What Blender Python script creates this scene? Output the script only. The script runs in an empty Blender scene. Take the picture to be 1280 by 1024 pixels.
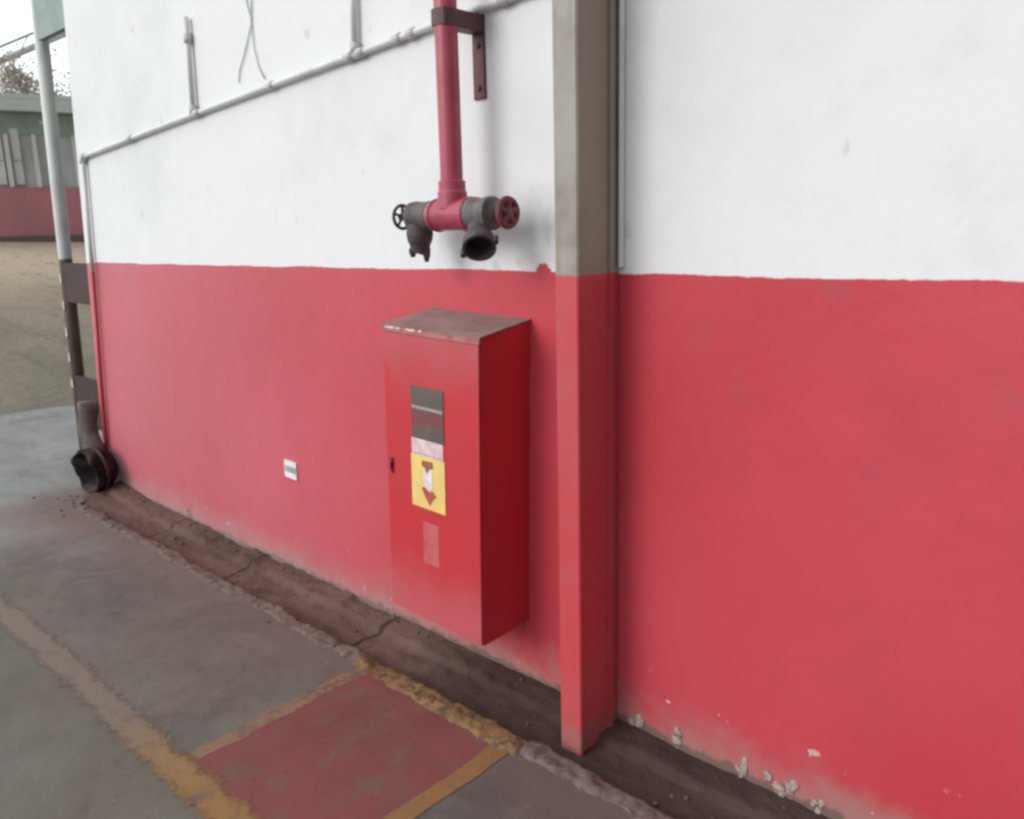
import bpy, bmesh, math, random
from mathutils import Vector, Matrix, noise

S = bpy.context.scene
COL = S.collection
rnd = random.Random(7)
WALL = 2.04            # wall face, camera stands at the origin looking to +Y / -X
PI = math.pi

# ------------------------------------------------------------------ node helpers
class NT:
    def __init__(s, name):
        s.m = bpy.data.materials.new(name); s.m.use_nodes = True
        s.t = s.m.node_tree; s.n = s.t.nodes; s.l = s.t.links
        s.b = s.n['Principled BSDF']
        s.co = s.n.new('ShaderNodeTexCoord').outputs['Object']
        s.geo = s.n.new('ShaderNodeNewGeometry').outputs['Position']
    def link(s, a, b): s.l.new(a, b)
    def val(s, sock, v):
        if hasattr(v, 'is_linked') or hasattr(v, 'links'): s.l.new(v, sock)
        else: sock.default_value = v
    def math(s, op, a, b=0.0, c=0.0, clamp=False):
        n = s.n.new('ShaderNodeMath'); n.operation = op; n.use_clamp = clamp
        s.val(n.inputs[0], a); s.val(n.inputs[1], b); s.val(n.inputs[2], c)
        return n.outputs[0]
    def noise(s, scale, detail=4, rough=.55, vec=None, stretch=None, dist=0.0):
        v = vec or s.geo
        if stretch:
            mp = s.n.new('ShaderNodeMapping'); s.l.new(v, mp.inputs[0]); mp.inputs['Scale'].default_value = stretch; v = mp.outputs[0]
        n = s.n.new('ShaderNodeTexNoise'); s.l.new(v, n.inputs['Vector'])
        n.inputs['Scale'].default_value = scale; n.inputs['Detail'].default_value = detail
        n.inputs['Roughness'].default_value = rough; n.inputs['Distortion'].default_value = dist
        return n.outputs[0]
    def ramp(s, f, lo, hi, a=0.0, b=1.0):
        n = s.n.new('ShaderNodeMapRange'); n.interpolation_type = 'SMOOTHSTEP'
        s.val(n.inputs[0], f); n.inputs[1].default_value = lo; n.inputs[2].default_value = hi
        n.inputs[3].default_value = a; n.inputs[4].default_value = b
        return n.outputs[0]
    def mix(s, f, a, b):
        n = s.n.new('ShaderNodeMix'); n.data_type = 'RGBA'
        s.val(n.inputs[0], f)
        for k, v in ((6, a), (7, b)):
            if isinstance(v, tuple): n.inputs[k].default_value = (*v, 1)
            else: s.l.new(v, n.inputs[k])
        return n.outputs[2]
    def xyz(s):
        n = s.n.new('ShaderNodeSeparateXYZ'); s.l.new(s.geo, n.inputs[0]); return n.outputs
    def bump(s, h, strength=.3, dist=.01):
        n = s.n.new('ShaderNodeBump'); s.l.new(h, n.inputs['Height'])
        n.inputs['Strength'].default_value = strength; n.inputs['Distance'].default_value = dist
        s.l.new(n.outputs[0], s.b.inputs['Normal'])
    def out(s, col, rough=.6, spec=.5, metal=0.0):
        if isinstance(col, tuple): s.b.inputs['Base Color'].default_value = (*col, 1)
        else: s.l.new(col, s.b.inputs['Base Color'])
        s.val(s.b.inputs['Roughness'], rough)
        s.b.inputs['Specular IOR Level'].default_value = spec
        s.b.inputs['Metallic'].default_value = metal
        return s.m

def simple(name, a, b=None, scale=6, rough=.6, spec=.4, lo=.4, hi=.65, bump=.15, bscale=60, metal=0.0, bdist=.004):
    t = NT(name)
    b = b or tuple(c*.75 for c in a)
    c = t.mix(t.ramp(t.noise(scale, 5, .6), lo, hi), a, b)
    t.bump(t.noise(bscale, 4), bump, bdist)
    return t.out(c, rough, spec, metal)

M = {}
# ---- wall: white plaster over a red painted dado
def wall_mat():
    t = NT('wall_paint'); x, y, z = t.xyz()
    wob = t.math('MULTIPLY', t.math('SUBTRACT', t.noise(3.2, 3, .5), .5), .022)
    fine = t.math('MULTIPLY', t.math('SUBTRACT', t.noise(45, 2), .5), .006)
    edge = t.math('ADD', t.math('MULTIPLY', x, .0022), 1.4845)
    d = t.math('SUBTRACT', t.math('ADD', z, t.math('ADD', wob, fine)), edge)
    red = t.ramp(d, -.003, .003, 1, 0)
    # a dab of red paint above the line close to the column
    vd = t.n.new('ShaderNodeVectorMath'); vd.operation = 'DISTANCE'; t.l.new(t.geo, vd.inputs[0]); vd.inputs[1].default_value = (-1.775, WALL, 1.478)
    dab = t.ramp(t.math('ADD', vd.outputs[1], t.math('MULTIPLY', t.noise(55, 3), .035)), .045, .052, 1, 0)
    red = t.math('MAXIMUM', red, dab)
    # white: light grime, faint vertical streaks, small scuffs
    g = t.ramp(t.noise(1.1, 6, .6), .48, .75)
    st = t.ramp(t.noise(3.5, 4, .6, stretch=(5, 1, .35)), .56, .78)
    w = t.mix(t.math('MULTIPLY', g, .8), (.725, .738, .755), (.62, .635, .635))
    w = t.mix(t.math('MULTIPLY', st, .16), w, (.63, .635, .62))
    sp = t.ramp(t.noise(13, 2, .4, stretch=(1, 1, .6)), .73, .8)
    w = t.mix(t.math('MULTIPLY', sp, .4), w, (.42, .43, .42))
    w = t.mix(t.math('MULTIPLY', t.ramp(t.noise(6, 7, .7), .52, .75), .35), w, (.60, .60, .58))
    # a stain plus the right handwheel's soft shadow, painted on the wall
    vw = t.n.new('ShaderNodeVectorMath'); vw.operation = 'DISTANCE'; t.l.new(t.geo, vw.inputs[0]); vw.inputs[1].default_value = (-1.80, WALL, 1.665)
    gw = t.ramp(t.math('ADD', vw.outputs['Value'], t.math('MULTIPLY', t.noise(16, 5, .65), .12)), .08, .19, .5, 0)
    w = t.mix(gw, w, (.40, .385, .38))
    # red: chalky fading in soft clouds, grey scuffs
    f = t.ramp(t.noise(.55, 5, .55), .36, .7)
    r = t.mix(f, (.48, .028, .043), (.535, .053, .075))
    f2 = t.ramp(t.noise(2.6, 6, .65), .45, .8)
    r = t.mix(t.math('MULTIPLY', f2, .5), r, (.43, .042, .056))
    sc = t.ramp(t.noise(4.2, 4, .6, stretch=(1, 1, .8)), .60, .78)
    r = t.mix(t.math('MULTIPLY', sc, .45), r, (.27, .07, .085))
    pk = t.ramp(t.noise(38, 2, .4), .77, .80)
    r = t.mix(t.math('MULTIPLY', pk, .35), r, (.22, .05, .06))
    # splash dirt along the foot
    h = t.math('ADD', z, t.math('MULTIPLY', t.math('SUBTRACT', t.noise(7, 5, .65), .5), .30))
    dirt = t.ramp(h, -.02, .19, .85, 0)
    r = t.mix(dirt, r, (.34, .185, .165))
    low = t.math('ADD', z, t.math('MULTIPLY', t.math('SUBTRACT', t.noise(24, 4, .6), .5), .10))
    r = t.mix(t.ramp(low, .012, .034, 1, 0), r, (.16, .10, .08))
    ch = t.math('MULTIPLY', t.ramp(t.noise(20, 3, .5), .70, .725), t.ramp(z, .14, .26, 1, 0))
    r = t.mix(t.math('MULTIPLY', ch, .8), r, (.62, .54, .52))
    c = t.mix(red, w, r)
    hgt = t.math('ADD', t.math('MULTIPLY', t.noise(2.3, 4), 1.2), t.math('MULTIPLY', t.noise(70, 5, .6), .12))
    hgt = t.math('ADD', hgt, t.math('MULTIPLY', red, .04))
    t.bump(hgt, .30, .018)
    # chalky, dusty paint: a soft bloom at grazing angles
    t.l.new(t.math('MULTIPLY', red, .9), t.b.inputs['Sheen Weight']); t.b.inputs['Sheen Roughness'].default_value = .45
    t.b.inputs['Sheen Tint'].default_value = (1, .86, .95, 1)
    return t.out(c, t.math('ADD', t.math('MULTIPLY', red, -.26), .74), .35)
M['wall'] = wall_mat()

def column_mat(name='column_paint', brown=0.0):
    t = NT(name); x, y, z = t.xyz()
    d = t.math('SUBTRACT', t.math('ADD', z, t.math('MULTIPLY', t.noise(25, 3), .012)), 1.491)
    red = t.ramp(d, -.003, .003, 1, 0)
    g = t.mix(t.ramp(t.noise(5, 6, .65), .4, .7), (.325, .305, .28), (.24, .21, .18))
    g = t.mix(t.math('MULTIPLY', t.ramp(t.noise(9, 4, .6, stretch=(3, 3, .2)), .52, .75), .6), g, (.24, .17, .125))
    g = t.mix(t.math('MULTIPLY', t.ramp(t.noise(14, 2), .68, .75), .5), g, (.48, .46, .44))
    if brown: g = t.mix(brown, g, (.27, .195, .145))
    r = t.mix(t.ramp(t.noise(4, 5), .35, .7), (.52, .052, .066), (.47, .075, .088))
    h = t.math('ADD', z, t.math('MULTIPLY', t.math('SUBTRACT', t.noise(18, 4), .5), .15))
    r = t.mix(t.ramp(h, 0, .12, .7, 0), r, (.30, .14, .13))
    t.bump(t.noise(40, 4), .2, .004)
    return t.out(t.mix(red, g, r), .5, .4)
M['column'] = column_mat()
M['column_web'] = column_mat('shaded_side_column_paint', .85)  # same paint, with the shaded side's brown tone put into the colour

def cabinet_mat(name, dust):
    t = NT(name); x, y, z = t.xyz()
    c = t.mix(t.ramp(t.noise(2.2, 5), .3, .7), (.53, .026, .036), (.47, .035, .045))
    if dust:
        hz = t.math('ADD', z, t.math('MULTIPLY', t.math('SUBTRACT', t.noise(5, 5, .6), .5), .32))
        c = t.mix(t.ramp(hz, .26, .52, .55, 0), c, (.47, .13, .15))
        ht = t.math('ADD', z, t.math('MULTIPLY', t.math('SUBTRACT', t.noise(6, 5, .6), .5), .30))
        c = t.mix(t.ramp(ht, 1.05, 1.30, 0, .5), c, (.46, .13, .15))
        c = t.mix(t.math('MULTIPLY', t.ramp(t.noise(7, 5, .65, stretch=(1, 1, .35)), .58, .8), .35), c, (.40, .09, .10))
    c = t.mix(t.math('MULTIPLY', t.ramp(t.noise(60, 2), .74, .79), .4), c, (.2, .05, .05))
    t.bump(t.noise(5, 3), .25, .006)
    return t.out(c, .42, .5)
M['cab'] = cabinet_mat('cabinet_paint', False)
M['door'] = cabinet_mat('cabinet_door_paint', True)

def lid_mat():
    t = NT('dusty_lid')
    c = t.mix(t.ramp(t.noise(9, 6, .65), .35, .7), (.28, .175, .165), (.21, .12, .11))
    c = t.mix(t.math('MULTIPLY', t.ramp(t.noise(5, 4), .55, .7), .5), c, (.38, .10, .11))
    t.bump(t.noise(120, 3), .2, .002)
    return t.out(c, .85, .2)
M['lid'] = lid_mat()
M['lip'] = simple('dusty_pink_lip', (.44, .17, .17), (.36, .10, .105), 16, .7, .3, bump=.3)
M['chip'] = simple('bare_metal_chip', (.74, .60, .58), (.66, .50, .49), 40, .6)

def floor_mat():
    t = NT('concrete_floor'); x, y, z = t.xyz()
    n1 = t.ramp(t.noise(1.3, 7, .62), .33, .68)
    c = t.mix(n1, (.122, .104, .086), (.080, .073, .064))
    c = t.mix(t.math('MULTIPLY', t.ramp(t.noise(4.5, 6, .65, dist=.6), .45, .75), .7), c, (.15, .125, .105))
    c = t.mix(t.math('MULTIPLY', t.ramp(t.noise(9, 5, .6), .55, .72), .5), c, (.060, .052, .050))
    c = t.mix(t.math('MULTIPLY', t.ramp(t.noise(2.6, 8, .7, dist=1.2), .50, .66), .55), c, (.160, .138, .112))
    c = t.mix(t.math('MULTIPLY', t.ramp(t.noise(17, 6, .7), .50, .70), .45), c, (.075, .064, .060))
    xr = t.math('ADD', x, t.math('MULTIPLY', t.math('SUBTRACT', t.noise(3, 6, .65), .5), .5))
    c = t.mix(t.ramp(xr, -1.75, -1.45, 0, .6), c, (.058, .051, .050))
    # greener, sandier lane beyond the painted line
    yy = t.math('ADD', y, t.math('MULTIPLY', t.math('SUBTRACT', t.noise(5, 3), .5), .12))
    c = t.mix(t.ramp(yy, .86, .98, .55, 0), c, (.125, .112, .085))
    c = t.mix(t.math('MULTIPLY', t.ramp(t.noise(1.7, 7, .66, dist=.5), .46, .64), .5), c, (.125, .130, .108))
    # paler bluish slab out toward the yard, outside daylight partly painted in
    xx = t.math('ADD', x, t.math('MULTIPLY', t.math('SUBTRACT', t.noise(1.5, 6, .6), .5), 2.6))
    pale = t.mix(t.ramp(t.noise(2.2, 6, .65, stretch=(1, 2, 1)), .35, .7), (.31, .365, .365), (.20, .23, .225))
    c = t.mix(t.ramp(xx, -5.9, -4.4, 1, 0), c, pale)
    # dry earth tracked in near the wall corner
    vd = t.n.new('ShaderNodeVectorMath'); vd.operation = 'DISTANCE'; t.l.new(t.geo, vd.inputs[0]); vd.inputs[1].default_value = (-5.35, 1.62, 0)
    dd = t.math('ADD', vd.outputs[1], t.math('MULTIPLY', t.math('SUBTRACT', t.noise(4, 6, .65), .5), 1.0))
    c = t.mix(t.ramp(dd, .2, .8, .85, 0), c, (.135, .098, .078))
    sp = t.ramp(t.noise(32, 3, .5), .68, .74)
    c = t.mix(t.math('MULTIPLY', sp, .5), c, (.21, .18, .16))
    gr = t.noise(130, 3, .7)
    c = t.mix(t.math('MULTIPLY', t.ramp(gr, .55, .72), .45), c, (.20, .175, .155))
    c = t.mix(t.math('MULTIPLY', t.ramp(gr, .42, .30), .5), c, (.05, .044, .04))
    c = t.mix(t.math('MULTIPLY', t.ramp(t.noise(1.9, 8, .72, dist=.8), .54, .70), .55), c, (.066, .052, .044))
    # reddish dust in a band beside the gutter
    c = t.mix(t.math('MULTIPLY', t.ramp(t.math('ADD', y, t.math('MULTIPLY', t.noise(4, 5), .4)), 1.5, 1.95), .5), c, (.15, .095, .085))
    # hairline cracks
    v = t.n.new('ShaderNodeTexVoronoi'); v.feature = 'DISTANCE_TO_EDGE'; v.inputs['Scale'].default_value = .55
    wv = t.n.new('ShaderNodeMix'); wv.data_type = 'VECTOR'; wv.inputs[0].default_value = .12
    t.l.new(t.geo, wv.inputs[4])
    nn = t.n.new('ShaderNodeTexNoise'); nn.inputs['Scale'].default_value = 3; t.l.new(t.geo, nn.inputs['Vector']); t.l.new(nn.outputs[1], wv.inputs[5])
    t.l.new(wv.outputs[1], v.inputs['Vector'])
    crack = t.ramp(v.outputs['Distance'], .0015, .006, 1, 0)
    c = t.mix(t.math('MULTIPLY', crack, .10), c, (.04, .033, .03))
    hgt = t.math('ADD', t.noise(6, 6, .6), t.math('MULTIPLY', t.noise(110, 4), .22))
    t.bump(hgt, .4, .014)
    return t.out(c, t.ramp(t.noise(2, 5), .3, .7, .55, .85), .4)
M['floor'] = floor_mat()

def crust_mat(name, a, b, pit):
    t = NT(name)
    c = t.mix(t.ramp(t.noise(6, 6, .65), .36, .66), a, b)
    n = t.noise(26, 7, .72, dist=.4)
    c = t.mix(t.ramp(n, .47, .60), c, pit)
    c = t.mix(t.math('MULTIPLY', t.ramp(t.noise(34, 4, .6), .62, .74), .4), c, tuple(min(1, k*1.5) for k in a))
    t.l.new(t.ramp(t.math('ADD', t.math('MULTIPLY', t.noise(11, 6, .7), .7), t.math('MULTIPLY', t.noise(45, 4, .6), .3)), .36, .40), t.b.inputs['Alpha'])
    t.bump(t.math('ADD', n, t.math('MULTIPLY', t.noise(80, 4), .3)), .5, .008)
    return t.out(c, .9, .2)
def gutter_mat():
    t = NT('stained_gutter'); x, y, z = t.xyz()
    c = t.mix(t.ramp(t.noise(3, 7, .65, stretch=(.5, 1.6, 1)), .36, .66), (.150, .092, .078), (.105, .064, .054))
    c = t.mix(t.math('MULTIPLY', t.ramp(t.noise(9, 6, .7, stretch=(.5, 1.5, 1)), .5, .7), .7), c, (.055, .034, .029))
    c = t.mix(t.math('MULTIPLY', t.ramp(t.noise(14, 6, .7), .58, .72), .5), c, (.20, .145, .125))
    # damp black silt collected around the column
    xx = t.math('ADD', x, t.math('MULTIPLY', t.math('SUBTRACT', t.noise(4, 5, .6), .5), .7))
    m = t.math('MULTIPLY', t.ramp(xx, -2.5, -1.9), t.ramp(xx, .3, -.6))
    c = t.mix(t.math('MULTIPLY', m, .65), c, (.040, .026, .023))
    # joints across the channel
    for jx in (-4.55, -3.68, -2.62, -.7):
        q = t.math('ABSOLUTE', t.math('SUBTRACT', t.math('ADD', x, t.math('MULTIPLY', t.noise(9, 4), .07)), jx+.035))
        c = t.mix(t.ramp(q, .006, .016, .8, 0), c, (.035, .022, .02))
    t.bump(t.math('ADD', t.noise(14, 6, .65), t.math('MULTIPLY', t.noise(90, 4), .25)), .6, .02)
    return t.out(c, .9, .15)
def paint_mat(name, a, b, worn, lo, hi, xfade=None, fadecol=None, alpha=None):
    t = NT(name); x, y, z = t.xyz()
    c = t.mix(t.ramp(t.noise(3, 6, .6), .35, .68), a, b)
    if xfade:
        xx = t.math('ADD', x, t.math('MULTIPLY', t.math('SUBTRACT', t.noise(4, 5), .5), .5))
        c = t.mix(t.ramp(xx, xfade[0], xfade[1], 1, 0), c, fadecol)
    w = t.ramp(t.noise(8, 7, .7), lo, hi)
    c = t.mix(w, c, worn)
    c = t.mix(t.math('MULTIPLY', t.ramp(t.noise(22, 4, .6), .6, .72), .6), c, tuple(k*.6 for k in worn))
    t.bump(t.noise(60, 5), .3, .006)
    if alpha == 'line':
        e = t.math('SUBTRACT', 1.0, t.math('DIVIDE', t.math('ABSOLUTE', t.math('SUBTRACT', y, .925)), .075))
        n = t.math('ADD', t.math('MULTIPLY', t.noise(6, 7, .68), .6), t.math('MULTIPLY', t.noise(34, 5, .65), .4))
        e = t.math('ADD', e, t.math('MULTIPLY', t.math('SUBTRACT', n, .5), 2.6))
        t.l.new(t.ramp(e, .0, .62, 0, .92), t.b.inputs['Alpha'])
    elif alpha:
        n = t.math('ADD', t.math('MULTIPLY', t.noise(6, 7, .68), .75), t.math('MULTIPLY', t.noise(40, 4, .6), .25))
        t.l.new(t.ramp(n, alpha[0], alpha[1]), t.b.inputs['Alpha'])
    return t.out(c, .75, .35)
M['yellow'] = paint_mat('worn_yellow_paint', (.30, .17, .055), (.24, .125, .05), (.135, .10, .08), .52, .74, (-2.75, -2.2), (.185, .150, .118), alpha='line')
M['yellow_panel'] = paint_mat('worn_ochre_paint', (.25, .128, .046), (.19, .097, .045), (.15, .085, .06), .55, .75, alpha=(.30, .46))
M['peach'] = paint_mat('faded_ochre_paint', (.225, .135, .085), (.18, .108, .072), (.13, .095, .078), .46, .68, alpha=(.36, .50))
M['redfloor'] = paint_mat('worn_red_floor_paint', (.195, .055, .050), (.145, .046, .042), (.130, .085, .066), .46, .72, alpha=(.25, .40))
M['kerb'] = crust_mat('broken_concrete_edge', (.175, .128, .112), (.14, .100, .088), (.095, .064, .055))
M['yellow_crust'] = crust_mat('crusted_yellow_edge', (.235, .135, .058), (.18, .10, .05), (.09, .058, .042))
M['gutter'] = gutter_mat()
M['pebble'] = simple('rubble', (.16, .11, .095), (.10, .065, .055), 20, .9, .2)
M['plaster'] = simple('bare_plaster', (.42, .34, .31), (.20, .13, .12), 30, .9, .2, bump=.5, bscale=40)
M['yard'] = None
def yard_mat():
    t = NT('yard_earth'); x, y, z = t.xyz()
    c = t.mix(t.ramp(t.noise(.5, 6, .6), .35, .68), (.25, .215, .165), (.185, .162, .128))
    c = t.mix(t.ramp(t.math('ADD', x, t.math('MULTIPLY', t.noise(.3, 4), 3)), -20, -11, 1, 0), c, (.52, .42, .31))
    c = t.mix(t.math('MULTIPLY', t.ramp(t.noise(1.4, 6, .6, stretch=(1, 3, 1)), .5, .75), .5), c, (.12, .11, .075))
    t.bump(t.noise(8, 6), .5, .05)
    return t.out(c, .95, .1)
M['yard'] = yard_mat()
M['red_pipe'] = simple('red_pipe_paint', (.40, .060, .10), (.32, .045, .075), 8, .36, .5, bump=.2, bscale=30)
M['wheel_red'] = simple('dull_wheel_red', (.22, .048, .062), (.13, .042, .048), 18, .6)
M['dark_red'] = simple('bracket_dark_red', (.13, .042, .052), (.085, .045, .05), 12, .55, .4)
M['grey_iron'] = simple('grey_valve_iron', (.155, .138, .138), (.085, .07, .072), 14, .55, .4, bump=.4, bscale=50)
M['worn_iron'] = simple('worn_dark_iron', (.105, .088, .092), (.06, .047, .05), 16, .55, .4, bump=.5, bscale=50)
M['dark_iron'] = simple('dark_valve_iron', (.075, .058, .062), (.05, .036, .04), 14, .5, .4)
M['black'] = simple('black_mouth', (.02, .014, .016), (.03, .02, .022), 20, .6)
M['conduit'] = simple('grey_conduit', (.66, .66, .66), (.56, .56, .56), 6, .4, .5)
M['conduit_dark'] = simple('grey_fitting', (.54, .54, .55), (.44, .44, .45), 10, .45, .4)
M['glass'] = None
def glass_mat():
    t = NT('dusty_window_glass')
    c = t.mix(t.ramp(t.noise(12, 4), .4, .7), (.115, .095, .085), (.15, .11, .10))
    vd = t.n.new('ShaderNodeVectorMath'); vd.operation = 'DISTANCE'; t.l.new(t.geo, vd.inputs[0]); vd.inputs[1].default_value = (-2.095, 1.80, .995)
    c = t.mix(t.ramp(t.math('ADD', t.math('ABSOLUTE', t.math('SUBTRACT', t.xyz()[2], .99)), t.math('MULTIPLY', t.noise(22, 4), .05)), .035, .068, .75, 0), c, (.22, .05, .062))  # red reflection painted into the pane as a soft band
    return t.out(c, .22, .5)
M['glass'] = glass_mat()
M['grey_bar'] = simple('grey_bar', (.36, .30, .28), None, 10, .5)
M['label_white'] = simple('label_white', (.74, .60, .62), (.62, .42, .45), 22, .5)
M['label_yellow'] = simple('label_yellow', (.80, .60, .20), (.72, .52, .19), 8, .5, bump=.05)
M['picto_white'] = simple('pictogram_white', (.80, .72, .74), None, 10, .5, bump=.05)
M['picto_brown'] = simple('pictogram_brown', (.34, .12, .075), (.28, .10, .06), 10, .5, bump=.05)
M['picto_red'] = simple('pictogram_red', (.46, .09, .06), (.38, .075, .05), 10, .5, bump=.05)
M['residue'] = simple('adhesive_residue', (.50, .115, .125), (.48, .07, .08), 18, .7)
M['white_plate'] = simple('white_plate', (.82, .80, .80), (.70, .66, .66), 30, .5)
M['greenish'] = simple('greenish_band', (.36, .40, .38), None, 20, .5)
M['wire'] = simple('pale_wire', (.62, .65, .65), None, 10, .6)
M['slot'] = simple('latch_dark_red', (.11, .012, .016), None, 10, .5)
M['stud'] = simple('worn_white_mark', (.55, .53, .50), (.40, .38, .35), 30, .7)
M['stump'] = simple('dirty_grey_wrap', (.14, .12, .11), (.06, .048, .045), 5, .9, .2, bump=.5, bscale=20)
M['cloth'] = simple('black_cloth', (.010, .007, .008), (.055, .042, .038), 12, .85, .2, bump=.5, bscale=25)
M['strap'] = simple('dull_brown_cloth', (.10, .05, .05), (.035, .024, .024), 9, .85, .2, bump=.5, bscale=25)
def post_mat():
    t = NT('gate_post_paint'); x, y, z = t.xyz()
    d = t.math('ADD', z, t.math('MULTIPLY', t.noise(12, 3), .05))
    up = t.mix(t.ramp(t.noise(6, 5), .4, .7), (.62, .65, .62), (.52, .55, .52))
    dn = t.mix(t.ramp(t.noise(6, 5), .4, .7), (.13, .10, .075), (.10, .075, .058))
    t.bump(t.noise(40, 4), .2, .004)
    return t.out(t.mix(t.ramp(d, 1.49, 1.51), dn, up), .6, .35)
M['post'] = post_mat()
M['rail'] = simple('dark_red_brown_plate', (.060, .036, .034), (.045, .028, .027), 5, .65, .3)
M['green'] = simple('grey_green_sheet', (.24, .31, .29), (.20, .26, .24), 4, .55, .4)
M['green_dark'] = simple('dark_green_sheet', (.40, .51, .48), (.34, .44, .415), 2, .6, .4)
M['beam'] = simple('pale_green_beam', (.66, .74, .71), (.58, .66, .63), 2, .6)
M['far_grey'] = simple('far_grey_panel', (.58, .63, .63), (.50, .55, .55), 2, .6)
M['far_pale'] = simple('pale_panel', (.82, .84, .82), (.74, .76, .74), 2, .5)
M['far_red'] = simple('far_dull_red', (.58, .24, .27), (.48, .22, .245), .9, .7)
M['far_base'] = simple('far_plinth', (.19, .15, .135), (.16, .13, .115), 1, .8)
M['far_white'] = simple('far_white', (.80, .78, .76), (.74, .70, .69), .5, .6)
M['verge'] = simple('white_verge', (.78, .79, .78), (.62, .63, .63), 1, .5)
M['bark'] = simple('grey_bark', (.45, .39, .36), (.35, .30, .27), 6, .9, .2, bump=.5)
M['leaf'] = simple('dry_leaf', (.46, .40, .34), (.34, .29, .245), 3, .8, .2)

# ------------------------------------------------------------------ mesh helpers
def obj(name, bm, mat, parent=None, smooth=False, bevel=0.0):
    if bevel:
        bmesh.ops.bevel(bm, geom=[e for e in bm.edges if len(e.link_faces) == 2 and e.calc_face_angle(0) > .6],
                        offset=bevel, segments=2, affect='EDGES', clamp_overlap=True)
    bmesh.ops.recalc_face_normals(bm, faces=bm.faces)
    me = bpy.data.meshes.new(name); bm.to_mesh(me); bm.free()
    me.materials.append(M[mat] if isinstance(mat, str) else mat)
    if smooth:
        for p in me.polygons: p.use_smooth = True
    o = bpy.data.objects.new(name, me); COL.objects.link(o)
    if parent: o.parent = parent
    return o
def thing(name, label, cat, loc=(0, 0, 0), group=None, rot=(0, 0, 0)):
    o = bpy.data.objects.new(name, None); COL.objects.link(o)
    o.location = loc; o.rotation_euler = rot
    o['label'] = label; o['category'] = cat
    if group: o['group'] = group
    return o
def tag(o, label, cat, group=None):
    o['label'] = label; o['category'] = cat
    if group: o['group'] = group
    return o
def structure(o): o['kind'] = 'structure'; return o
def BM(): return bmesh.new()
def hexa(bm, p):
    v = [bm.verts.new(q) for q in p]
    for f in ((0, 1, 2, 3), (4, 7, 6, 5), (0, 4, 5, 1), (1, 5, 6, 2), (2, 6, 7, 3), (3, 7, 4, 0)):
        bm.faces.new([v[i] for i in f])
def box(bm, x0, x1, y0, y1, z0, z1):
    hexa(bm, [(x0, y0, z0), (x1, y0, z0), (x1, y1, z0), (x0, y1, z0), (x0, y0, z1), (x1, y0, z1), (x1, y1, z1), (x0, y1, z1)])
def tube(bm, pts, rad, seg=12, cap=True):
    pts = [Vector(p) for p in pts]; n = len(pts)
    rads = rad if isinstance(rad, (list, tuple)) else [rad]*n
    rings = []; up = None
    for i, p in enumerate(pts):
        d = (pts[min(i+1, n-1)]-pts[max(i-1, 0)]).normalized()
        if up is None:
            up = Vector((0, 0, 1)) if abs(d.z) < .9 else Vector((1, 0, 0))
        a = (up - d*up.dot(d)).normalized(); b = d.cross(a); up = a
        rings.append([bm.verts.new(p + (a*math.cos(2*PI*k/seg)+b*math.sin(2*PI*k/seg))*rads[i]) for k in range(seg)])
    for r0, r1 in zip(rings, rings[1:]):
        for k in range(seg): bm.faces.new((r0[k], r0[(k+1) % seg], r1[(k+1) % seg], r1[k]))
    if cap: bm.faces.new(rings[0]); bm.faces.new(rings[-1])
def lathe(bm, o, axis, prof, seg=24):          # prof: (distance along axis, radius)
    o = Vector(o); d = Vector(axis).normalized()
    a = d.orthogonal().normalized(); b = d.cross(a); rings = []
    for t, r in prof:
        rings.append([bm.verts.new(o+d*t+(a*math.cos(2*PI*k/seg)+b*math.sin(2*PI*k/seg))*max(r, .0005)) for k in range(seg)])
    for r0, r1 in zip(rings, rings[1:]):
        for k in range(seg): bm.faces.new((r0[k], r0[(k+1) % seg], r1[(k+1) % seg], r1[k]))
    bm.faces.new(rings[0]); bm.faces.new(rings[-1])
def torus(bm, o, axis, R, r, seg=28, ms=8):
    o = Vector(o); d = Vector(axis).normalized(); a = d.orthogonal().normalized(); b = d.cross(a)
    rings = []
    for i in range(seg):
        t = 2*PI*i/seg; rad = a*math.cos(t)+b*math.sin(t)
        rings.append([bm.verts.new(o+rad*(R+r*math.cos(2*PI*k/ms))+d*r*math.sin(2*PI*k/ms)) for k in range(ms)])
    for i in range(seg):
        r0, r1 = rings[i], rings[(i+1) % seg]
        for k in range(ms): bm.faces.new((r0[k], r0[(k+1) % ms], r1[(k+1) % ms], r1[k]))
def prism(bm, pts, y0, y1):                     # outline in x,z extruded along y
    a = [bm.verts.new((x, y0, z)) for x, z in pts]; b = [bm.verts.new((x, y1, z)) for x, z in pts]
    bm.faces.new(a); bm.faces.new(b[::-1]); n = len(pts)
    for i in range(n): bm.faces.new((a[i], a[(i+1) % n], b[(i+1) % n], b[i]))
def prism_z(bm, pts, z0, z1):
    a = [bm.verts.new((x, y, z0)) for x, y in pts]; b = [bm.verts.new((x, y, z1)) for x, y in pts]; n = len(pts)
    bm.faces.new(a); bm.faces.new(b[::-1])
    for i in range(n): bm.faces.new((a[i], a[(i+1) % n], b[(i+1) % n], b[i]))
def fbm(x, y, s, o=0.0): return noise.fractal(Vector((x*s+o, y*s-o, o)), 1.0, 2.0, 4)
def grid(bm, xs, ys, fz):
    V = [[bm.verts.new((x, y, fz(x, y))) for y in ys] for x in xs]
    for i in range(len(xs)-1):
        for j in range(len(ys)-1): bm.faces.new((V[i][j], V[i+1][j], V[i+1][j+1], V[i][j+1]))
def frange(a, b, n): return [a+(b-a)*i/n for i in range(n+1)]
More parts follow.
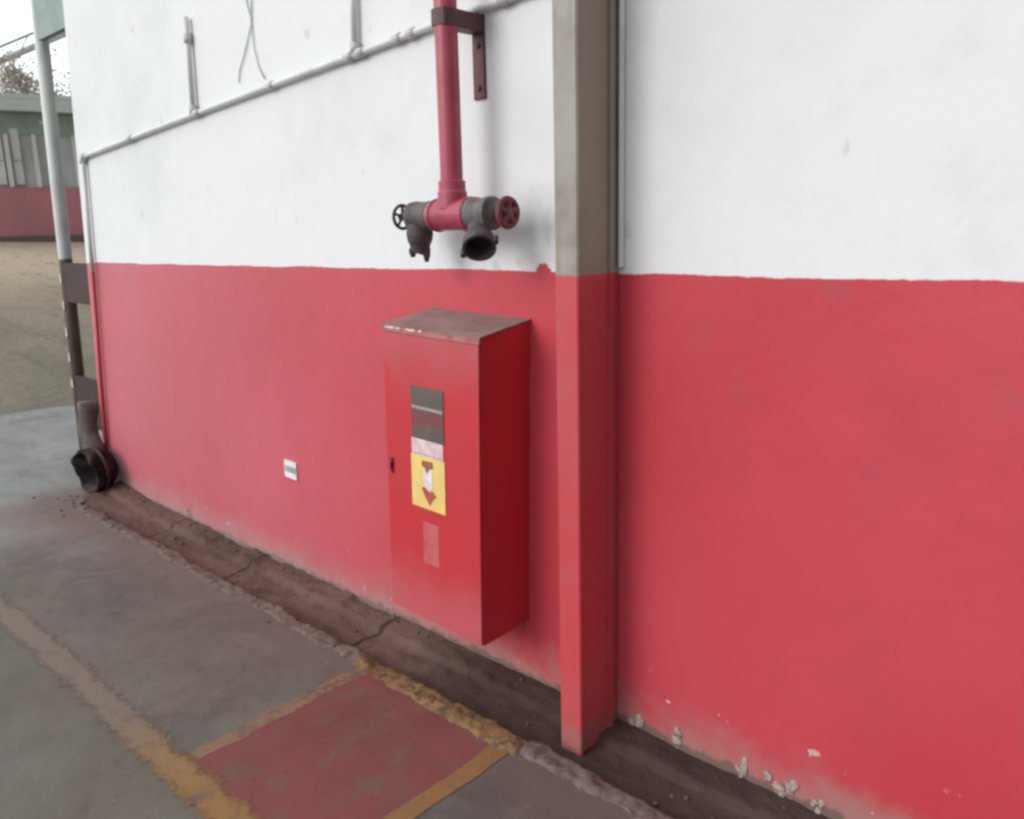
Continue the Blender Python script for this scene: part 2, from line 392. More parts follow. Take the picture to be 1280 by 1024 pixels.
def lump(bm, c, r, sub=1, seed=0, amp=.35, flat=1.0):
    m = bmesh.ops.create_icosphere(bm, subdivisions=sub, radius=1)
    for v in m['verts']:
        k = 1+amp*noise.noise(v.co*1.3+Vector((seed*3.7, seed, 0)))
        v.co = Vector(c)+Vector((v.co.x*r*k, v.co.y*r*k, v.co.z*r*k*flat))

# ------------------------------------------------------------------ setting
# ground: one sheet to the horizon, rising gently beyond the yard slab
def gz(x, y):
    d = max(0.0, -9.1-x)
    h = min(d*.1075, 1.64)
    return -.16+h+ (.16*min(1, d/3)) + .03*fbm(x, y, .6)*min(1, d/2)
b = BM()
xs = [-600, -300, -120, -60, -40, -30]+frange(-26, -8, 40)+[-6, 0, 8, 20, 60, 300, 600]
ys = [-600, -200, -60, -20, -10, -5]+frange(-2, 16, 26)+[20, 30, 60, 200, 600]
grid(b, xs, ys, gz)
structure(obj('ground', b, 'yard', smooth=True))

# concrete floor with a rounded outer corner
b = BM()
out = [(6, -9), (6, 1.73), (-5.38, 1.73), (-5.55, 1.9), (-5.72, 2.3), (-7.6, 2.75), (-8.15, 2.92)]
for k in range(6):
    a = PI/2+PI/2*k/5
    out.append((-8.45+.38*math.cos(a), 2.62+.32*math.sin(a)))
out += [(-8.84, 2.2), (-8.80, -9)]
top = [b.verts.new((x, y, 0)) for x, y in out]; bot = [b.verts.new((x, y, -.16)) for x, y in out]
b.faces.new(top)
n = len(out)
for i in range(n): b.faces.new((top[i], bot[i], bot[(i+1) % n], top[(i+1) % n]))
floor = structure(obj('floor', b, 'floor'))

def strip(name, mat, p0, p1, w0, w1, z, wob=.012, step=.04, seed=0.0, gap=0.0):
    """a painted band on the floor with ragged edges, between p0 and p1"""
    p0 = Vector(p0); p1 = Vector(p1); d = p1-p0; L = d.length; d.normalize(); nrm = Vector((-d.y, d.x))
    n = max(2, int(L/step)); bm = BM(); prev = None
    for i in range(n+1):
        t = i/n; p = p0+d*L*t
        e0 = w0+wob*fbm(p.x, p.y, 5, seed)+wob*.5*fbm(p.x, p.y, 22, seed); e1 = w1+wob*fbm(p.x, p.y, 5, seed+9)+wob*.5*fbm(p.x, p.y, 22, seed+9)
        a = p+nrm*e0; c = p+nrm*e1
        row = [bm.verts.new((a.x+(c.x-a.x)*k/2, a.y+(c.y-a.y)*k/2, z)) for k in range(3)]
        if prev:
            if gap == 0 or fbm(p.x, p.y, 2.3, seed+3) < gap:
                for k in range(2): bm.faces.new((prev[k], prev[k+1], row[k+1], row[k]))
        prev = row
    bmesh.ops.delete(bm, geom=[v for v in bm.verts if not v.link_faces], context='VERTS')
    return obj(name, bm, mat, floor)
strip('yellow_line', 'yellow', (-8.6, .93), (3, .93), -.085, .080, .0035, .004, seed=1)
b = BM()
xs = frange(-2.40, -1.63, 18); ys = frange(.97, 1.69, 18)
grid(b, xs, ys, lambda x, y: .0012)
obj('red_panel', b, 'redfloor', floor)
strip('panel_border', 'peach', (-2.37, .99), (-2.39, 1.70), -.032, .036, .0022, .012, seed=4)
strip('panel_border', 'yellow_panel', (-1.65, .88), (-1.655, 1.70), -.036, .036, .0022, .010, seed=6)

# broken slab edge beside the gutter
def edge_mesh(x0, x1, w, h, seed, y=1.715, dens=.011, thr=-9):
    bm = BM(); n = int((x1-x0)/dens); ny = 11
    V = []
    for i in range(n+1):
        x = x0+(x1-x0)*i/n; wob = .018*fbm(x, 0, 3, seed)
        ww = w*(1+.5*fbm(x, 0, 6, seed+5)); row = []
        amp = max(0, 1+1.3*fbm(x, 1, 5, seed+2))*(0 if i in (0, n) else 1)
        for j in range(ny):
            s = j/(ny-1)*2-1
            yy = y+wob+s*ww/2+.008*fbm(x, yy0(s), 24, seed)
            zz = .001+h*amp*(1-s**4)*(.85+.7*fbm(x, s*.06, 18, seed)+.30*fbm(x, s*.05, 45, seed+4)) - (.03 if j == ny-1 else 0)
            row.append(bm.verts.new((x, yy, zz if j else -.004)))
        V.append(row)
    for i in range(n):
        for j in range(ny-1): bm.faces.new((V[i][j], V[i+1][j], V[i+1][j+1], V[i][j+1]))
    return bm
def yy0(s): return s*.3
obj('slab_edge', edge_mesh(-5.3, -2.44, .075, .008, 3), 'kerb', floor, smooth=True)
obj('slab_edge', edge_mesh(-1.62, 3.0, .085, .010, 8, y=1.72), 'kerb', floor, smooth=True)
obj('painted_slab_edge', edge_mesh(-2.46, -1.60, .095, .015, 12, y=1.705, dens=.008), 'yellow_crust', floor, smooth=True)

# gutter between slab and wall: packed dirt, rough, banked against the wall
def gut(x, y):
    t = (y-1.70)/.36
    bank = .022*max(0, (t-.35))**1.0*max(0.0, 1-max(0, x+3.0)*.35)
    step = .020*max(0, min(1, (y-1.925-.018*fbm(x, 0, 5, 31))/.012))*(1 if fbm(x, 2, 2.2, 17) > -.25 else .3)
    return -.030+step+.006*fbm(x, y, 4, 2)+.007*fbm(x, y, 15, 5)+bank*1.6+.055*max(0, min(1, (-5.05-x)/.5))*max(0, min(1, (y-1.66)/.2))-.1*max(0, min(1, (-5.5-x)/.12))
b = BM(); grid(b, frange(-5.62, 3.2, 420), frange(1.70, 2.10, 34), gut)
structure(obj('gutter', b, 'gutter', smooth=True))
# gravel and crumbs lying in it
b = BM()
for i in range(170):
    x = rnd.uniform(-5.6, .4); y = rnd.choice((rnd.uniform(1.72, 2.03), rnd.gauss(2.005, .02), rnd.gauss(1.73, .03)))
    y = min(2.03, y); r = rnd.uniform(.003, .009)*(1.6 if rnd.random() < .08 else 1)
    lump(b, (x, y, max(gut(x, max(1.705, y)), 0 if y < 1.71 else -9)+r*.3), r, 1, i, .5, .7)
for i in range(26):        # debris round the old pipe
    x = rnd.gauss(-5.6, .22); y = rnd.gauss(1.72, .10); r = rnd.uniform(.003, .010)
    if y < 1.80: lump(b, (x, y, max(0, gut(x, y) if y > 1.72 and x > -5.4 else 0)+r*.3), r, 2, i+500, .7, .55)
for i in range(46):        # crumbled concrete where the slab edge broke
    x = rnd.choice((rnd.gauss(-2.56, .07), rnd.gauss(-2.75, .2), rnd.gauss(-1.5, .15), rnd.gauss(-1.2, .2))); y = rnd.gauss(1.735, .022); r = rnd.uniform(.005, .015)
    lump(b, (x, y, (gut(x, y) if y > 1.73 else 0)+r*.3), r, 2, i+900, .7, .6)
o = obj('gravel', b, 'pebble'); o['kind'] = 'stuff'

# ------------------------------------------------------------------ the wall
WL0 = lambda z: -5.752+.1055*z
b = BM()
xr = 5.0; z0, z1 = -.3, 4.6
hexa(b, [(WL0(z0), WALL, z0), (xr, WALL, z0), (xr, WALL+.2, z0), (WL0(z0), WALL+.2, z0),
         (WL0(z1), WALL, z1), (xr, WALL, z1), (xr, WALL+.2, z1), (WL0(z1), WALL+.2, z1)])
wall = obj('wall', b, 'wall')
tag(wall, 'long masonry wall painted white above and red below a waist line', 'wall')
# plaster broken away and crumbled along its foot
for i, (x, z, r, k) in enumerate(((-1.405, .035, .020, 5), (-1.24, .03, .017, 4), (-1.03, .035, .018, 5), (-.90, .025, .023, 7), (-.79, .01, .014, 4), (-3.02, .012, .010, 2),
                                   (-4.55, .03, .014, 2), (-2.66, .015, .009, 2), (-.40, .03, .03, 8), (.1, .03, .03, 6))):
    b = BM()
    for j in range(k):
        n0 = len(b.verts); q = Vector((x+rnd.gauss(0, r*.8), WALL-.002, z+rnd.gauss(.2*r, r))); rr = r*rnd.uniform(.35, .75)
        lump(b, (0, 0, 0), rr, 3, i*9+j, .9, rnd.uniform(.8, 1.9)); b.verts.ensure_lookup_table()
        for v in b.verts[n0:]:
            k = 1+.5*noise.noise(v.co*(1.6/rr)+Vector((j*5, i, 0)))
            v.co = Vector((v.co.x*k, v.co.y*.35, v.co.z*k))+q
    obj('plaster_lump', b, 'plaster', wall)

# steel column in front of the wall: front flange, web, rear flange
def column():
    t = thing('column', 'steel column against the wall, grey above and red below, right of the cabinet', 'column', (-1.51, WALL, 0))
    def L(bm): bmesh.ops.translate(bm, verts=bm.verts, vec=Vector((1.51, -WALL, 0))); return bm
    b = BM(); box(b, -1.556, -1.472, 1.838, 1.85, -.05, 4.6); obj('front_flange', L(b), 'column', t, bevel=.003)
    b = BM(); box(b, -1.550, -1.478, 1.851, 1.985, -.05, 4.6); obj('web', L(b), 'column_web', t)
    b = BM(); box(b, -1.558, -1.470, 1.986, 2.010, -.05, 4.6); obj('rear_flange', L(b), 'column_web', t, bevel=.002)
    b = BM(); box(b, -1.545, -1.478, 2.011, 2.039, -.05, 4.6); obj('packing', L(b), 'column', t)
    b = BM(); tube(b, [(-1.463, 2.031, z) for z in frange(1.50, 4.6, 30)], .009, 8)
    obj('sealant_bead', L(b), 'conduit', t)
    return t
column()

# ------------------------------------------------------------------ hydrant hose cabinet
def cabinet():
    t = thing('hose_cabinet', 'red metal fire hose cabinet with dusty sloping top on the wall', 'cabinet', (-2.095, 1.92, .77), rot=(0, math.radians(1.8), 0))
    hw, hh = .241, .525; yf, yb = -.108, .119
    b = BM()
    hexa(b, [(-hw, yf, -hh-.014), (hw, yf, -hh-.014), (hw, yb, -hh-.004), (-hw, yb, -hh-.004), (-hw, yf, hh-.004), (hw, yf, hh-.004), (hw, yb, hh+.030), (-hw, yb, hh+.030)])
    obj('body', b, 'cab', t, bevel=.004)
    b = BM()
    hexa(b, [(-hw-.004, yf-.013, hh-.0035), (hw+.004, yf-.013, hh-.0035), (hw+.004, yb, hh+.0325), (-hw-.004, yb, hh+.0325),
             (-hw-.004, yf-.013, hh+.003), (hw+.004, yf-.013, hh+.003), (hw+.004, yb, hh+.039), (-hw-.004, yb, hh+.039)])
    top = obj('top', b, 'lid', t, bevel=.002)
    for x, w in ((-.195, .034), (-.150, .016), (-.085, .034), (-.035, .010)):
        b = BM(); pts = [(x+w*rnd.uniform(.8, 1)*math.cos(a)*.9, hh-.005+.0045*math.sin(a)*rnd.uniform(.7, 1)) for a in [2*PI*k/9 for k in range(9)]]
        prism(b, pts, yf-.0162, yf-.0135)
        obj('paint_chip', b, 'chip', top)
    # door
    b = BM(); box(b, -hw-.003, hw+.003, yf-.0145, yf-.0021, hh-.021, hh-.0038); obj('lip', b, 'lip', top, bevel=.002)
    b = BM(); box(b, -hw+.003, hw-.003, yf-.012, yf-.002, -hh-.009, hh-.023)
    d = obj('door', b, 'door', t, bevel=.003)
    yd = yf-.012
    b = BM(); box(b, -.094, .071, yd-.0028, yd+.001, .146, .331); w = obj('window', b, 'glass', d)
    b = BM(); box(b, -.088, .069, yd-.0045, yd-.0028, .252, .262); obj('bar', b, 'grey_bar', w)
    for (xa, xb, za, zb) in ((-.098, -.0945, .142, .335), (.0715, .075, .142, .335), (-.098, .075, .3315, .3345)):
        pass
    b = BM(); box(b, -.096, .066, yd-.0030, yd+.001, .086, .145); lb = obj('label', b, 'label_white', d)
    b = BM()
    for k in range(9):
        x = -.08+.016*k; box(b, x, x+.010, yd-.0036, yd-.0028, .089+.001*(k % 3), .0945+.001*(k % 2))
    obj('smudged_line', b, 'grey_bar', lb)
    b = BM(); box(b, -.100, .073, yd-.0034, yd+.001, -.104, .0855); s = obj('sign', b, 'label_yellow', d)
    y1, y2 = yd-.0052, yd-.0034
    b = BM(); prism(b, [(-.042, .070), (.012, .073), (.016, .052), (-.004, .044), (-.010, .030), (-.022, .031), (-.026, .044), (-.043, .052)], y1, y2); obj('pictogram', b, 'picto_brown', s)
    b = BM(); prism(b, [(-.036, .0435), (-.0265, .0435), (-.022, .0305), (-.010, .0295), (-.004, .0435), (.009, .0435), (.010, -.026), (-.006, -.034), (-.018, -.028), (-.036, -.020)], y1+.0005, y2); obj('pictogram', b, 'picto_white', s)
    b = BM(); prism(b, [(-.046, -.030), (-.034, -.0245), (-.018, -.0335), (-.006, -.0395), (.010, -.0315), (.030, -.050), (.018, -.056), (-.006, -.088), (-.030, -.058)], y1, y2); obj('arrow', b, 'picto_red', s)
    b = BM(); box(b, -.048, .033, yd-.0012, yd+.001, -.312, -.156); obj('sticker_residue', b, 'residue', d)
    b = BM(); box(b, -.216, -.203, yd-.004, yd+.001, -.012, .046); lt = obj('latch', b, 'slot', d, bevel=.001)
    b = BM(); box(b, -.212, -.207, yd-.010, yd-.004, .004, .030); obj('key_slot', b, 'black', lt)
    return t
cabinet()

# ------------------------------------------------------------------ hydrant riser with its two valves
def hydrant():
    px, py, pz = -2.035, 1.895, 1.667
    t = thing('hydrant_pipe', 'red riser pipe ending in a tee with two angled hose valves', 'fire pipe', (px, WALL, pz))
    def L(bm): bmesh.ops.translate(bm, verts=bm.verts, vec=Vector((-px, -WALL, -pz))); return bm
    X = (1, 0, 0)
    b = BM(); lathe(b, (px, py, 1.70), (0, 0, 1), [(0, .0365), (2.9, .0365)], 32); obj('riser', L(b), 'red_pipe', t, smooth=False)
    b = BM(); lathe(b, (px-.088, py, pz), X, [(0, .050), (.02, .055), (.024, .050), (.15, .050), (.154, .055), (.176, .055), (.18, .047)], 32)
    lathe(b, (px, py, pz+.02), (0, 0, 1), [(0, .050), (.05, .048), (.058, .044), (.085, .044), (.09, .037)], 32)
    obj('tee', L(b), 'red_pipe', t, smooth=False)
    b = BM(); lathe(b, (px+.09, py, pz), X, [(0, .040), (.035, .040)], 28); obj('nipple', L(b), 'red_pipe', t)
    # right valve
    vx = -1.905
    b = BM(); lathe(b, (vx-.045, py, pz), X, [(0, .038), (.006, .052), (.022, .053), (.05, .047), (.072, .049), (.078, .053), (.098, .052), (.106, .034), (.118, .018)], 28)
    vr = obj('valve', L(b), 'grey_iron', t)
    d = Vector((.50, -.52, -.62)).normalized(); o = Vector((vx-.010, py-.0, pz-.022))
    b = BM(); lathe(b, o, d, [(0, .036), (.06, .038), (.075, .044), (.10, .052), (.128, .053), (.128, .044), (.07, .038)], 32)
    ou = obj('outlet', L(b), 'dark_iron', vr); 
    b = BM(); lathe(b, o+d*.075, d, [(0, .041), (.012, .040)], 24); obj('mouth', L(b), 'black', ou)
    for k in (0, PI):
        b = BM(); a = d.orthogonal().normalized(); c = d.cross(a); q = o+d*.118+(a*math.cos(k+.5)+c*math.sin(k+.5))*.056
        lathe(b, q-d*.012, d, [(0, .010), (.026, .010)], 8)
        obj('lug', L(b), 'dark_iron', ou)
    def handwheel(cx, mat, par, sgn):
        b = BM(); lathe(b, (cx-.03*sgn, py, pz), X if sgn > 0 else (-1, 0, 0), [(0, .011), (.042, .011)], 12); obj('stem', L(b), 'grey_iron', par)
        b = BM(); R = .039 if sgn < 0 else .041; torus(b, (cx, py, pz), X, R, .006 if sgn < 0 else .010, 32, 8)
        for k in range(5):
            a = 2*PI*k/5+.3
            tube(b, [(cx, py, pz), (cx, py+R*math.cos(a), pz+R*math.sin(a))], .005 if sgn < 0 else .012, 8)
        lathe(b, (cx-.004, py, pz), X, [(0, .034), (.004, .034)], 20) if sgn > 0 else None
        lathe(b, (cx-.010, py, pz), X, [(0, .013 if sgn < 0 else .022), (.02, .012 if sgn < 0 else .018)], 14)
        obj('handwheel', L(b), mat, par)
    handwheel(-1.790, 'wheel_red', vr, 1)
    # left valve
    vx = -2.195
    b = BM(); lathe(b, (vx+.072, py, pz), (-1, 0, 0), [(0, .046), (.012, .050), (.03, .047), (.06, .047), (.09, .050), (.11, .048), (.125, .034), (.135, .018)], 28)
    vl = obj('valve', L(b), 'worn_iron', t)
    d = Vector((-.10, .05, -1)).normalized(); o = Vector((vx-.008, py, pz-.01))
    b = BM(); lathe(b, o, d, [(0, .042), (.05, .046), (.07, .043), (.085, .036), (.112, .031), (.112, .022), (.09, .020)], 24); ou = obj('outlet', L(b), 'dark_iron', vl)
    for k, ln in ((.3, .038), (2.2, .018), (4.3, .024)):
        q = o+d*.098+Vector((math.cos(k), math.sin(k), 0))*.026
        b = BM(); tube(b, [q, q+d*ln*.6, q+d*ln*1.2], [.014, .013, .007], 8)
        obj('lug', L(b), 'dark_iron', ou)
    handwheel(-2.292, 'dark_iron', vl, -1)
    # angle bracket carrying the riser
    br = BM(); box(br, -2.062, -2.008, WALL-.008, WALL+.002, 2.035, 2.292); 
    bk = obj('bracket', L(br), 'dark_red', t, bevel=.002)
    b = BM(); box(b, -2.066, -2.004, 1.86, WALL-.009, 2.236, 2.288); obj('arm', L(b), 'dark_red', bk, bevel=.003)
    b = BM(); lathe(b, (px, py, 2.238), (0, 0, 1), [(0, .0395), (.048, .0395)], 28); obj('clamp', L(b), 'dark_red', bk)
    for z in (2.07, 2.20):
        b = BM(); lathe(b, (-2.035, WALL-.008, z), (0, -1, 0), [(0, .010), (.007, .009)], 8); obj('bolt', L(b), 'dark_red', bk)
    return t
hydrant()

# ------------------------------------------------------------------ electrical conduit
def conduit():
    t = thing('conduit', 'grey electrical conduit climbing along the white wall with two short risers', 'conduit', (-5.384, WALL, 2.095))
    def L(bm): bmesh.ops.translate(bm, verts=bm.verts, vec=Vector((5.384, -WALL, -2.095))); return bm
    y = WALL-.020
    run = [(-5.376, 2.097), (-4.727, 2.140), (-3.953, 2.190), (-3.254, 2.232), (-2.668, 2.266), (-2.387, 2.284), (-1.886, 2.312), (-1.55, 2.331)]
    b = BM(); tube(b, [(x, y, z) for x, z in run], .0128, 12); obj('horizontal_run', L(b), 'conduit', t, smooth=True)
    dn = [(-5.384, 2.088), (-5.464, 1.417), (-5.56, .75), (-5.652, .03)]
    b = BM(); tube(b, [(x, y, z) for x, z in dn[:2]]+[(-5.459, y, 1.47)][:0], .0125, 12); obj('drop', L(b), 'conduit', t, smooth=True)
    b = BM(); tube(b, [(x, y, z) for x, z in dn[1:]], .0128, 12)
    obj('painted_drop', L(b), 'column', t, smooth=True)
    b = BM(); tube(b, [(-5.40, y, 2.06), (-5.388, y, 2.085), (-5.378, y, 2.096), (-5.35, y, 2.0995)], .019, 12); obj('elbow', L(b), 'conduit_dark', t, smooth=True)
    b = BM(); tube(b, [(-3.962, y, 2.195), (-3.946, y, 2.50), (-3.944, y, 2.62)], .0125, 12); obj('riser', L(b), 'conduit', t, smooth=True)
    b = BM(); tube(b, [(-3.947, y, 2.505), (-3.945, y, 2.548)], .019, 12); obj('coupling', L(b), 'conduit_dark', t, smooth=True)
    b = BM(); tube(b, [(-2.672, y, 2.27), (-2.662, y, 2.456), (-2.645, y, 3.1), (-2.645, y, 4.5)], .0125, 12); obj('riser', L(b), 'conduit', t, smooth=True)
    for x, z, w in ((-4.70, 2.142, .03), (-3.935, 2.1915, .04), (-3.26, 2.2318, .018), (-2.705, 2.2638, .022), (-2.64, 2.2678, .03), (-2.42, 2.282, .02), (-2.345, 2.2867, .02), (-1.9, 2.3112, .02)):
        b = BM(); tube(b, [(x-w, y, z-w*.061), (x+w, y, z+w*.061)], .0172, 12); obj('coupling', L(b), 'conduit_dark', t, smooth=True)
    for x, z in ((-3.962, 2.212), (-2.670, 2.288)):
        b = BM(); tube(b, [(x, y, z-.02), (x+.001, y, z+.018)], .019, 12); obj('coupling', L(b), 'conduit_dark', t, smooth=True)
    return t
conduit()

# loose wires hanging on the white wall
t = thing('loose_wires', 'two thin pale wires hanging crossed on the white wall', 'wires', (-3.42, WALL, 2.6))
for pts in ([(-3.45, 2.95), (-3.425, 2.6), (-3.40, 2.52), (-3.395, 2.40), (-3.37, 2.32), (-3.33, 2.27)], [(-3.37, 2.95), (-3.381, 2.6), (-3.40, 2.50), (-3.47, 2.40), (-3.53, 2.33), (-3.545, 2.28)]):
    b = BM(); tube(b, [(x+3.42, -.006, z-2.6) for x, z in pts], .0028, 6); obj('wire', b, 'wire', t, smooth=True)

# small plate on the red dado
t = thing('wall_plate', 'small white plate with a grey-green band on the red wall', 'plate', (-3.387, WALL, .52), rot=(0, math.radians(2), 0))
b = BM(); box(b, -.050, .050, -.008, 0, -.042, .042); p = obj('plate', b, 'white_plate', t, bevel=.004)
b = BM(); box(b, -.042, .046, -.0105, -.008, -.012, .018); obj('band', b, 'greenish', p)

# ------------------------------------------------------------------ wall end: gateway, bundle
def gateway():
    t = thing('gate_frame', 'leaning pale gate post with white marks and dark rails at the wall end', 'gate', (-6.8, 2.3, 0))
    def L(bm): bmesh.ops.translate(bm, verts=bm.verts, vec=Vector((6.8, -2.3, 0))); return bm
    cx = lambda z: -6.83+.08*z; h = .036
    b = BM(); tube(b, [(cx(z), 2.3, z) for z in (-.05, 1.5, 1.52, 4.2)], .046, 20)
    p = obj('post', L(b), 'post', t, smooth=True)
    for k, z in enumerate((1.335, 1.135, .93, .735, .535)):
        b = BM(); arc = [PI*.98+PI*.62*k/8 for k in range(9)]
        prism_z(b, [(cx(z)+.053*math.cos(a), 2.3+.053*math.sin(a)) for a in arc]+[(cx(z)+.0465*math.cos(a), 2.3+.0465*math.sin(a)) for a in arc[::-1]], z-.030, z+.030); obj('stud', L(b), 'stud', p)
    for z0, z1 in ((1.16, 1.45), (.22, .60)):
        b = BM(); box(b, cx(z0)+h+.012, -5.50, 2.262, 2.292, z0, z1); obj('rail', L(b), 'rail', t, bevel=.003)
    b = BM(); box(b, cx(3.1)+h+.012, -5.40, 2.255, 2.30, 2.96, 4.1); hp = obj('header_panel', L(b), 'green', t)
gateway()

def pipe_stub():
    t = thing('pipe_stub', 'dirty grey pipe with a wide dark mouth at the far end of the red wall', 'pipe', (-5.62, 1.93, 0))
    def L(bm): bmesh.ops.translate(bm, verts=bm.verts, vec=Vector((5.62, -1.93, 0))); return bm
    b = BM(); tube(b, [(-5.765, 1.985, .56), (-5.765, 1.98, .50), (-5.76, 1.975, .42), (-5.73, 1.965, .34), (-5.67, 1.955, .27), (-5.59, 1.955, .20)],
                   [.060, .064, .058, .060, .064, .07], 20)
    for v in b.verts: v.co += Vector((1, 1, 0))*.016*noise.noise(v.co*12)
    obj('pipe', L(b), 'stump', t, smooth=True)
    d = Vector((.10, -.95, -.08)).normalized(); o = Vector((-5.555, 2.01, .165))
    b = BM(); lathe(b, o, d, [(0, .09), (.03, .125), (.09, .140), (.15, .146), (.165, .150), (.172, .142), (.165, .128), (.05, .10)], 36)
    for v in b.verts: v.co += (v.co-o)*(.13*noise.noise(v.co*7)+.06*noise.noise(v.co*19)); v.co.z = max(.003, v.co.z)
    bell = obj('mouth', L(b), 'cloth', t, smooth=True)
    b = BM(); torus(b, o+d*.10+Vector((.015, 0, .004)), d, .142, .012, 36, 8)
    for v in b.verts: v.co += (v.co-o)*.16*noise.noise(v.co*6); v.co.z = max(.004, v.co.z)
    obj('rim', L(b), 'strap', bell, smooth=True)
pipe_stub()

# ------------------------------------------------------------------ the far side of the yard
F = Vector((-23.8, 7.42, 0)); vd = Vector((-.955, .297, 0)); ud = Vector((.297, .955, 0))
def fb(bm, u0, u1, w0, w1, z0, z1):      # box in facade coordinates: u along, w away
    P = lambda u, w, z: ud*u+vd*w+Vector((0, 0, z-1.6))
    hexa(bm, [P(u0, w0, z0), P(u1, w0, z0), P(u1, w1, z0), P(u0, w1, z0), P(u0, w0, z1), P(u1, w0, z1), P(u1, w1, z1), P(u0, w1, z1)])
def shed():
    t = thing('far_shed', 'low grey-green shed with a dull red lower wall across the yard', 'shed', (F.x, F.y, 1.6))
    b = BM(); fb(b, -7, 5, .10, 6, 1.3, 5.0); obj('wall', b, 'far_grey', t)
    b = BM(); fb(b, -7, 5, 0, .098, 1.72, 2.93); obj('lower_wall', b, 'far_red', t)
    b = BM(); fb(b, -7, 5, -.05, .098, 1.3, 1.715); obj('plinth', b, 'far_base', t)
    b = BM(); fb(b, -7.3, 5.3, -.45, 6.4, 5.005, 5.11); fb(b, -7.3, 5.3, -.45, -.35, 4.72, 5.0); obj('roof', b, 'beam', t)
    b = BM(); fb(b, -7, 5, 0.04, .098, 4.22, 4.70); obj('fascia', b, 'green_dark', t)
    for u0, u1, z0, z1 in ((-.72, -.36, 3.0, 4.2), (-.15, .03, 3.0, 4.35), (.62, .76, 3.0, 3.6), (.53, .90, 4.46, 4.56), (-1.6, -1.1, 3.0, 4.2), (-2.5, -2.0, 3.0, 4.2), (-3.5, -3.0, 3.0, 4.2), (1.5, 2.0, 3.0, 4.2)):
        b = BM(); fb(b, u0, u1, .02, .095, z0, z1); w = obj('window', b, 'far_pale', t)
        if z1 > 3.9 and z0 < 4:
            b = BM(); fb(b, u0, u1, .005, .019, 3.55, 3.60); obj('mullion', b, 'far_grey', w)
    for u in (-1.85, -.93, -.26, .35, 1.25):
        b = BM(); fb(b, u-.05, u+.05, -.06, .0, 2.94, 4.21); obj('column', b, 'far_pale', t)
shed()

def truss():
    t = thing('pipe_truss', 'thin white truss sloping up against the sky behind the low shed', 'truss', (F.x+vd.x*9, F.y+vd.y*9, 1.6))
    P = lambda u, z, w=0: ud*u+vd*w+Vector((0, 0, z-1.6))
    lo = lambda u: 7.05+.50*(u+1)
    b = BM(); tube(b, [P(-9, lo(-9)+.0), P(7, lo(7))], .11, 10); obj('chord', b, 'verge', t, smooth=True)
    b = BM(); tube(b, [P(-9, lo(-9)+.42), P(7, lo(7)+.42)], .045, 8); obj('chord', b, 'far_grey', t, smooth=True)
    for k in range(17):
        u = -8.5+k*.9
        b = BM(); tube(b, [P(u, lo(u)+.10), P(u+.25, lo(u)+.52)], .02, 6); obj('strut', b, 'far_grey', t)
    for u in (-5.5, 2.5, 6.5):
        b = BM(); tube(b, [P(u, 1.2), P(u, lo(u)-.1)], .09, 8); obj('post', b, 'far_grey', t, smooth=True)
truss()

def tree(loc, h, spread, seed, label, leaves):
    r = random.Random(seed)
    t = thing('bare_tree', label, 'tree', loc, group='trees beyond the far shed')
    tb, cb, lb = BM(), BM(), BM(); tips = []
    tube(tb, [(0, 0, -.2), (.05, .03, h*.22), (-.04, .06, h*.42)], [.15, .12, .09], 8)
    def branch(p, d, L, rad, lvl, bm):
        q = p+d*L*.5+Vector((r.gauss(0, .06), r.gauss(0, .06), r.gauss(0, .04)))*L; e = p+d*L
        tube(bm, [p, q, e], [rad, rad*.75, rad*.5], 5)
        if lvl == 0: tips.append(e); return
        for k in range(r.randint(3, 4)):
            nd = (d+Vector((r.gauss(0, .55), r.gauss(0, .55), r.gauss(.1, .4)))).normalized()
            branch(p+(e-p)*r.uniform(.5, 1), nd, L*r.uniform(.55, .8), rad*.55, lvl-1, bm)
    for k in range(5):
        a = 2*PI*k/5+r.uniform(-.4, .4)
        branch(Vector((-.04, .06, h*(.30+.03*k))), Vector((math.cos(a)*spread, math.sin(a)*spread, 1)).normalized(), h*.27, .06, 3, cb)
    obj('trunk', tb, 'bark', t, smooth=True); obj('crown', cb, 'bark', t)
    for e in tips:
        for k in range(leaves):
            c = e+Vector((r.gauss(0, .18), r.gauss(0, .18), r.gauss(0, .18))); s = r.uniform(.03, .065)
            a = Vector((r.gauss(0, 1), r.gauss(0, 1), r.gauss(0, 1))).normalized()*s; bb = a.orthogonal().normalized()*s*.6
            lb.faces.new([lb.verts.new(c-a), lb.verts.new(c+bb), lb.verts.new(c+a), lb.verts.new(c-bb)])
    me = obj('foliage', lb, 'leaf', t)
p = F+vd*8-ud*1.0; tree((p.x, p.y, 1.6), 6.6, .7, 3, 'dense brownish tree left of the leaning gate post, behind the far shed', 26)
p = F+vd*9.5+ud*1.1; tree((p.x, p.y, 1.6), 6.6, .45, 8, 'sparse thin tree right of the leaning gate post, behind the far shed', 5)

# ------------------------------------------------------------------ camera, sky, sun
cam = bpy.data.cameras.new('camera'); co = bpy.data.objects.new('camera', cam); COL.objects.link(co)
r = Vector((0.72990063, 0.68312553, -0.02417784)); u = Vector((-0.12880722, 0.17219191, 0.97660568)); f = Vector((-0.6713075, 0.70971082, -0.21367448))
co.matrix_world = Matrix(((r.x, u.x, -f.x, 0), (r.y, u.y, -f.y, 0), (r.z, u.z, -f.z, 1.62), (0, 0, 0, 1)))
cam.sensor_width = 36; cam.sensor_fit = 'HORIZONTAL'; cam.lens = 36*1035.9/1280
cam.clip_start = .05; cam.clip_end = 2000
S.camera = co

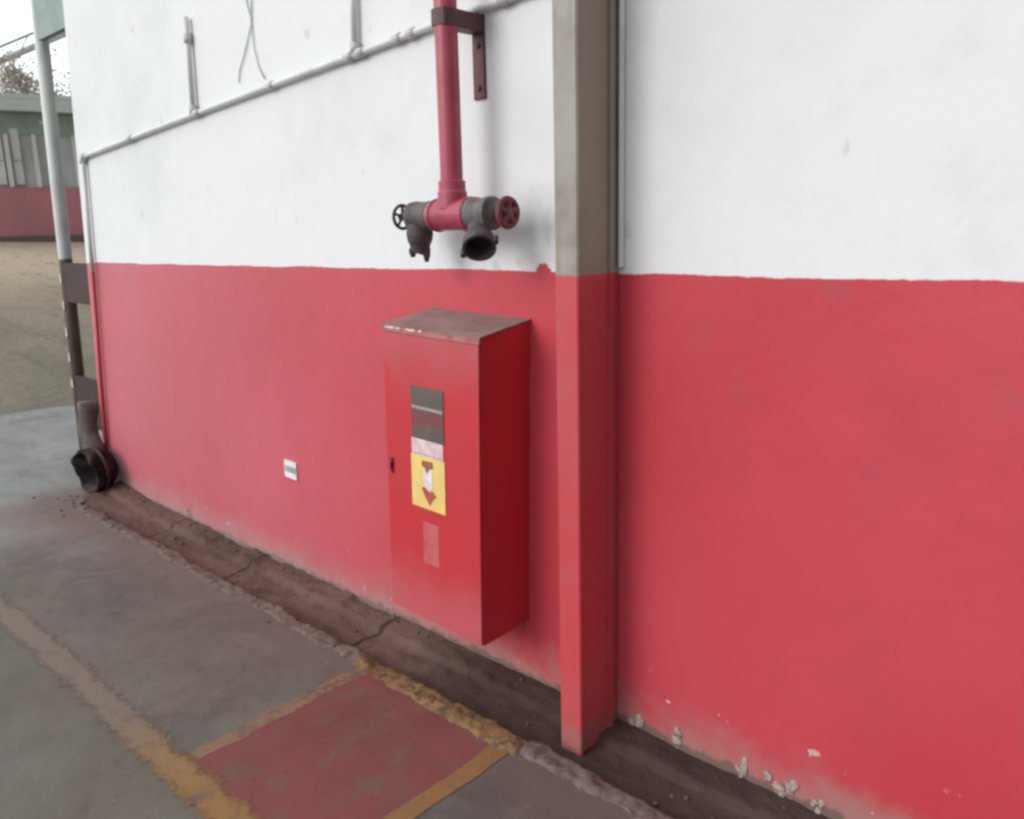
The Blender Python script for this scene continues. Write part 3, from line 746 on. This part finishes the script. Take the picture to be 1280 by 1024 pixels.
CL0, CL1 = 1.6, 23.0
EL = math.radians(24); travel = Vector((.36, 1.0, 0)).normalized()
sd = bpy.data.lights.new('sun', 'SUN'); sd.energy = 1.25; sd.angle = math.radians(28); sd.color = (1, .985, .965)
so = bpy.data.objects.new('sun', sd); COL.objects.link(so); so.location = (0, 0, 10)
dv = Vector((travel.x*math.cos(EL), travel.y*math.cos(EL), -math.sin(EL)))
so.rotation_euler = dv.to_track_quat('-Z', 'Y').to_euler()

w = bpy.data.worlds.new('World'); S.world = w; w.use_nodes = True
nt = w.node_tree; bg = nt.nodes['Background']
sky = nt.nodes.new('ShaderNodeTexSky'); sky.sky_type = 'NISHITA'; sky.sun_disc = False
sky.sun_elevation = EL; sky.sun_rotation = math.atan2(-travel.x, -travel.y)
sky.air_density = 1.0; sky.dust_density = 4.0; sky.ozone_density = 1.0
# thin bright overcast, brightest over the open yard where the sun stands behind it
tc = nt.nodes.new('ShaderNodeTexCoord')
dt = nt.nodes.new('ShaderNodeVectorMath'); dt.operation = 'DOT_PRODUCT'; nt.links.new(tc.outputs['Generated'], dt.inputs[0]); dt.inputs[1].default_value = (-.84, -.46, .29)
mr = nt.nodes.new('ShaderNodeMapRange'); nt.links.new(dt.outputs['Value'], mr.inputs[0])
mr.inputs[1].default_value = -.5; mr.inputs[2].default_value = .9; mr.inputs[3].default_value = CL0; mr.inputs[4].default_value = CL1
cl = nt.nodes.new('ShaderNodeVectorMath'); cl.operation = 'SCALE'; cl.inputs[0].default_value = (.95, 1.0, 1.04); nt.links.new(mr.outputs[0], cl.inputs[3])
ns = nt.nodes.new('ShaderNodeTexNoise'); ns.inputs['Scale'].default_value = 3; ns.inputs['Detail'].default_value = 5; nt.links.new(tc.outputs['Generated'], ns.inputs['Vector'])
m2 = nt.nodes.new('ShaderNodeMapRange'); nt.links.new(ns.outputs[0], m2.inputs[0]); m2.inputs[3].default_value = .65; m2.inputs[4].default_value = 1.0
mx = nt.nodes.new('ShaderNodeMix'); mx.data_type = 'RGBA'; nt.links.new(m2.outputs[0], mx.inputs[0])
nt.links.new(sky.outputs[0], mx.inputs[6]); nt.links.new(cl.outputs[0], mx.inputs[7])
nt.links.new(mx.outputs[2], bg.inputs[0]); bg.inputs[1].default_value = .08

S.view_settings.view_transform = 'Standard'; S.view_settings.look = 'None'
S.view_settings.exposure = 0.16; S.view_settings.gamma = 1.0
S.view_settings.use_curve_mapping = False
S.render.engine = 'CYCLES'
S.cycles.use_denoising = True
S.cycles.filter_width = 2.8
